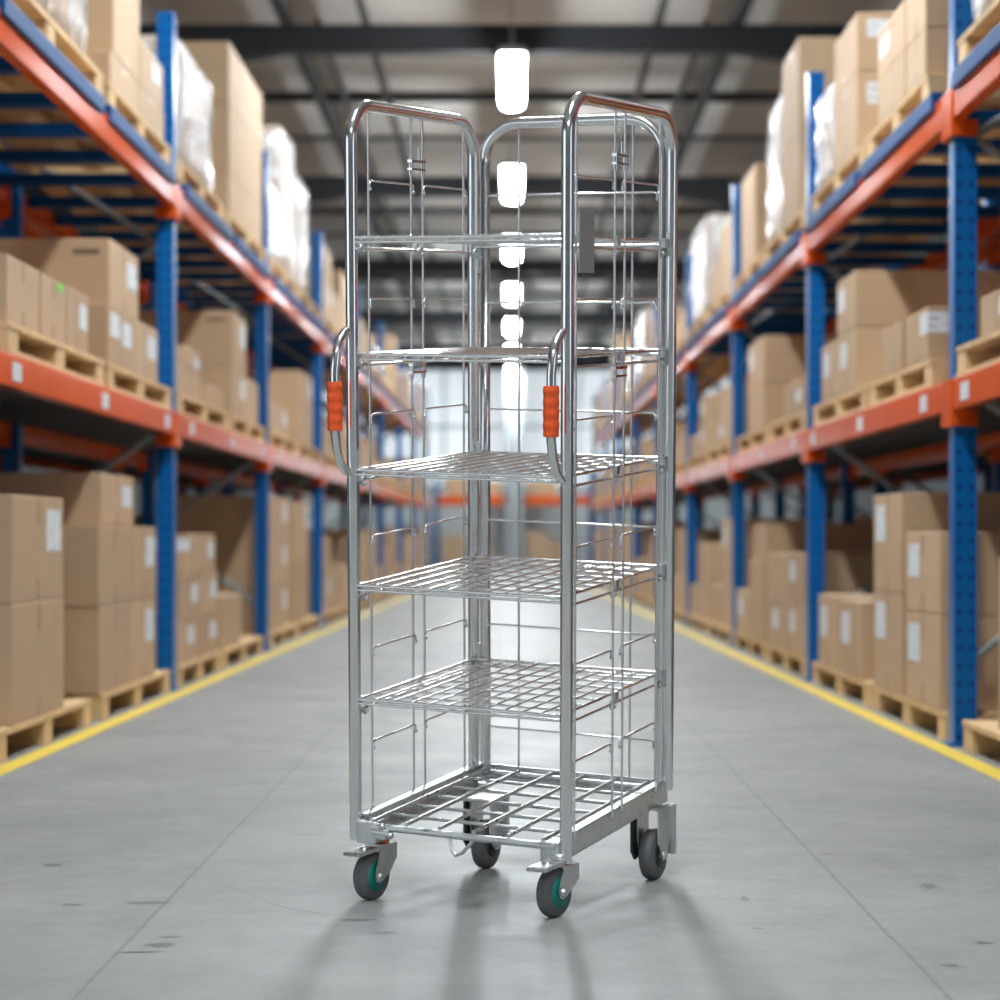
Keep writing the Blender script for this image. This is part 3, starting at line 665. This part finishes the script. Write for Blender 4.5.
for x0, x1 in ((.010, .058), (W-.056, W-.010)):
    part(MB().box(x0, x1, -.016, .034, -.05, .002, .003), 'corner_block', M['galv'], bd)
kb = MB(); kb.tube([(.058, -.02, -.018), (.098, -.02, -.020)], .011, 10); kb.box(.06, .092, -.03, -.012, -.032, -.02, .002); kb.ball((.08, -.022, -.006), .009); kb.ball((.1, -.02, -.024), .008)
part(kb, 'deck_latch', M['galv'], bd)
# label holder plate on the right side frame
part(MB().box(W-.004, W-.001, .068, .152, 1.245, 1.385, .001), 'label_holder', M['tag'])
# casters stand upright on the floor
def wheel(par, c, ax, r, w, hub, hr):
    wh = MB(); e = w*.28
    wh.lathe(c-ax*w/2, ax, [(0, r*.42), (0, r-e), (e*.4, r-e*.28), (e, r), (w-e, r), (w-e*.4, r-e*.28), (w, r-e), (w, r*.42)], 36)
    o = wh.build('wheel', M['rubber'], par)
    h = MB().lathe(c-ax*(w/2+.002), ax, [(0, r*hr*.5), (.001, r*hr), (w+.003, r*hr), (w+.004, r*hr*.55)], 28)
    h.build('hub', hub, par)
    MB().lathe(c-ax*(w/2+.016), ax, [(0, .006), (.004, .010), (w+.028, .010), (w+.032, .006)], 8).build('axle', M['galv'], par)
    return o
def front_caster(bp, roll, ztop):
    p = Vector((bp.x, bp.y, 0))-trolley.location; ca = empty('caster', (0, 0, 0)); ca.parent = trolley
    rd = Vector((roll[0], roll[1], 0)).normalized(); ax = Vector((-rd.y, rd.x, 0)); r = .055
    c = p+rd*.024+Vector((0, 0, r))
    wheel(ca, c, ax, r, .033, M['teal'], .64)
    fk = MB()
    for s in (-1, 1):
        o = Vector((p.x, p.y, 0))+ax*s*.0225
        fk.prism([(-.042, ztop-.012), (.016, ztop-.012), (.030, .085), (.038, r+.008), (.036, r-.010), (.024, r-.016), (.010, r-.010), (-.014, .06), (-.042, ztop-.045)], o, rd, EZ, ax, .003)
    fk.prism([(-.042, -.0235), (.02, -.0235), (.02, .0235), (-.042, .0235)], Vector((p.x, p.y, ztop-.013)), rd, ax, EZ, .004)
    fk.build('fork', M['galv'], ca)
    MB().lathe(Vector((p.x, p.y, ztop-.011)), EZ, [(0, .024), (.002, .0275), (.009, .0275), (.011, .024)], 24).build('swivel_seal', M['ring'], ca)
    MB().lathe(Vector((p.x, p.y, ztop+.002)), EZ, [(0, .024), (.004, .026), (.008, .026), (.012, .02)], 24).build('swivel_plate', M['galv'], ca)
    pd = MB(); o = Vector((p.x, p.y, 0))
    pd.prism([(.000, r*2+.016), (.096, r*2+.006), (.100, r*2+.001), (.096, r*2-.003), (.000, r*2+.007)], o, rd, EZ, ax, .046)
    pd.lathe(o+rd*.05+Vector((0, 0, r*2+.009)), EZ, [(0, .012), (.005, .009)], 16)
    pd.build('brake_pedal', M['galv'], ca)
front_caster(bw((.030, .05, 0)), (-.56, -.83), .138)
front_caster(bw((W-.018, .008, 0)), (-.56, -.83), .124)
def rear_caster(bp, ztop, r):
    p = Vector((bp.x, bp.y, 0))-trolley.location; ca = empty('caster', (0, 0, 0)); ca.parent = trolley
    rd = Vector((math.sin(R(24.63)), math.cos(R(24.63)), 0)); ax = Vector((rd.y, -rd.x, 0))
    c = p+Vector((0, 0, r)); wheel(ca, c, ax, r, .036, M['black'], .52)
    fk = MB()
    for s in (-1, 1):
        fk.prism([(-.036, ztop), (.036, ztop), (.036, r+.03), (.022, r-.014), (-.006, r-.014), (-.034, r+.03)], p+ax*s*.027, rd, EZ, ax, .004)
    fk.prism([(-.05, -.04), (.05, -.04), (.05, .04), (-.05, .04)], p+Vector((0, 0, ztop-.002)), rd, ax, EZ, .005)
    fk.build('fork', M['galv'], ca)
    MB().prism([(.036, ztop+.004), (.052, ztop+.004), (.052, r-.002), (.036, r-.002)], p+ax*.030, rd, EZ, ax, .022).build('rear_bracket', M['galv'], ca)
    MB().prism([(-.052, ztop-.006), (.01, ztop-.006), (.01, r+.0), (-.03, r-.012), (-.052, r+.01)], p-ax*.036, rd, EZ, ax, .006).build('guard', M['black'], ca)
rear_caster(bw((W-.02, D-.045, 0)), .178, .062)
rear_caster(bw((.055, D-.045, 0)), .178, .062)
for o in bpy.data.objects:                       # parts whose look differs from the rest of their thing
    n = o.name.split('.')[0]
    if o.parent and n in ('handle_grip', 'hub', 'label_holder', 'swivel_seal', 'guard', 'shipping_label', 'sticker', 'stretch_film'):
        lab = {'handle_grip': 'orange ribbed plastic grip', 'label_holder': 'dark grey label holder plate', 'swivel_seal': 'rust-orange swivel ring', 'guard': 'black plastic wheel guard',
               'shipping_label': 'white paper shipping label', 'sticker': 'bright green sticker', 'stretch_film': 'glossy clear stretch film', 'hub': 'teal wheel hub'}[n]
        if n == 'hub' and o.data.materials[0] == M['black']: lab = 'black wheel hub'
        o['label'] = lab
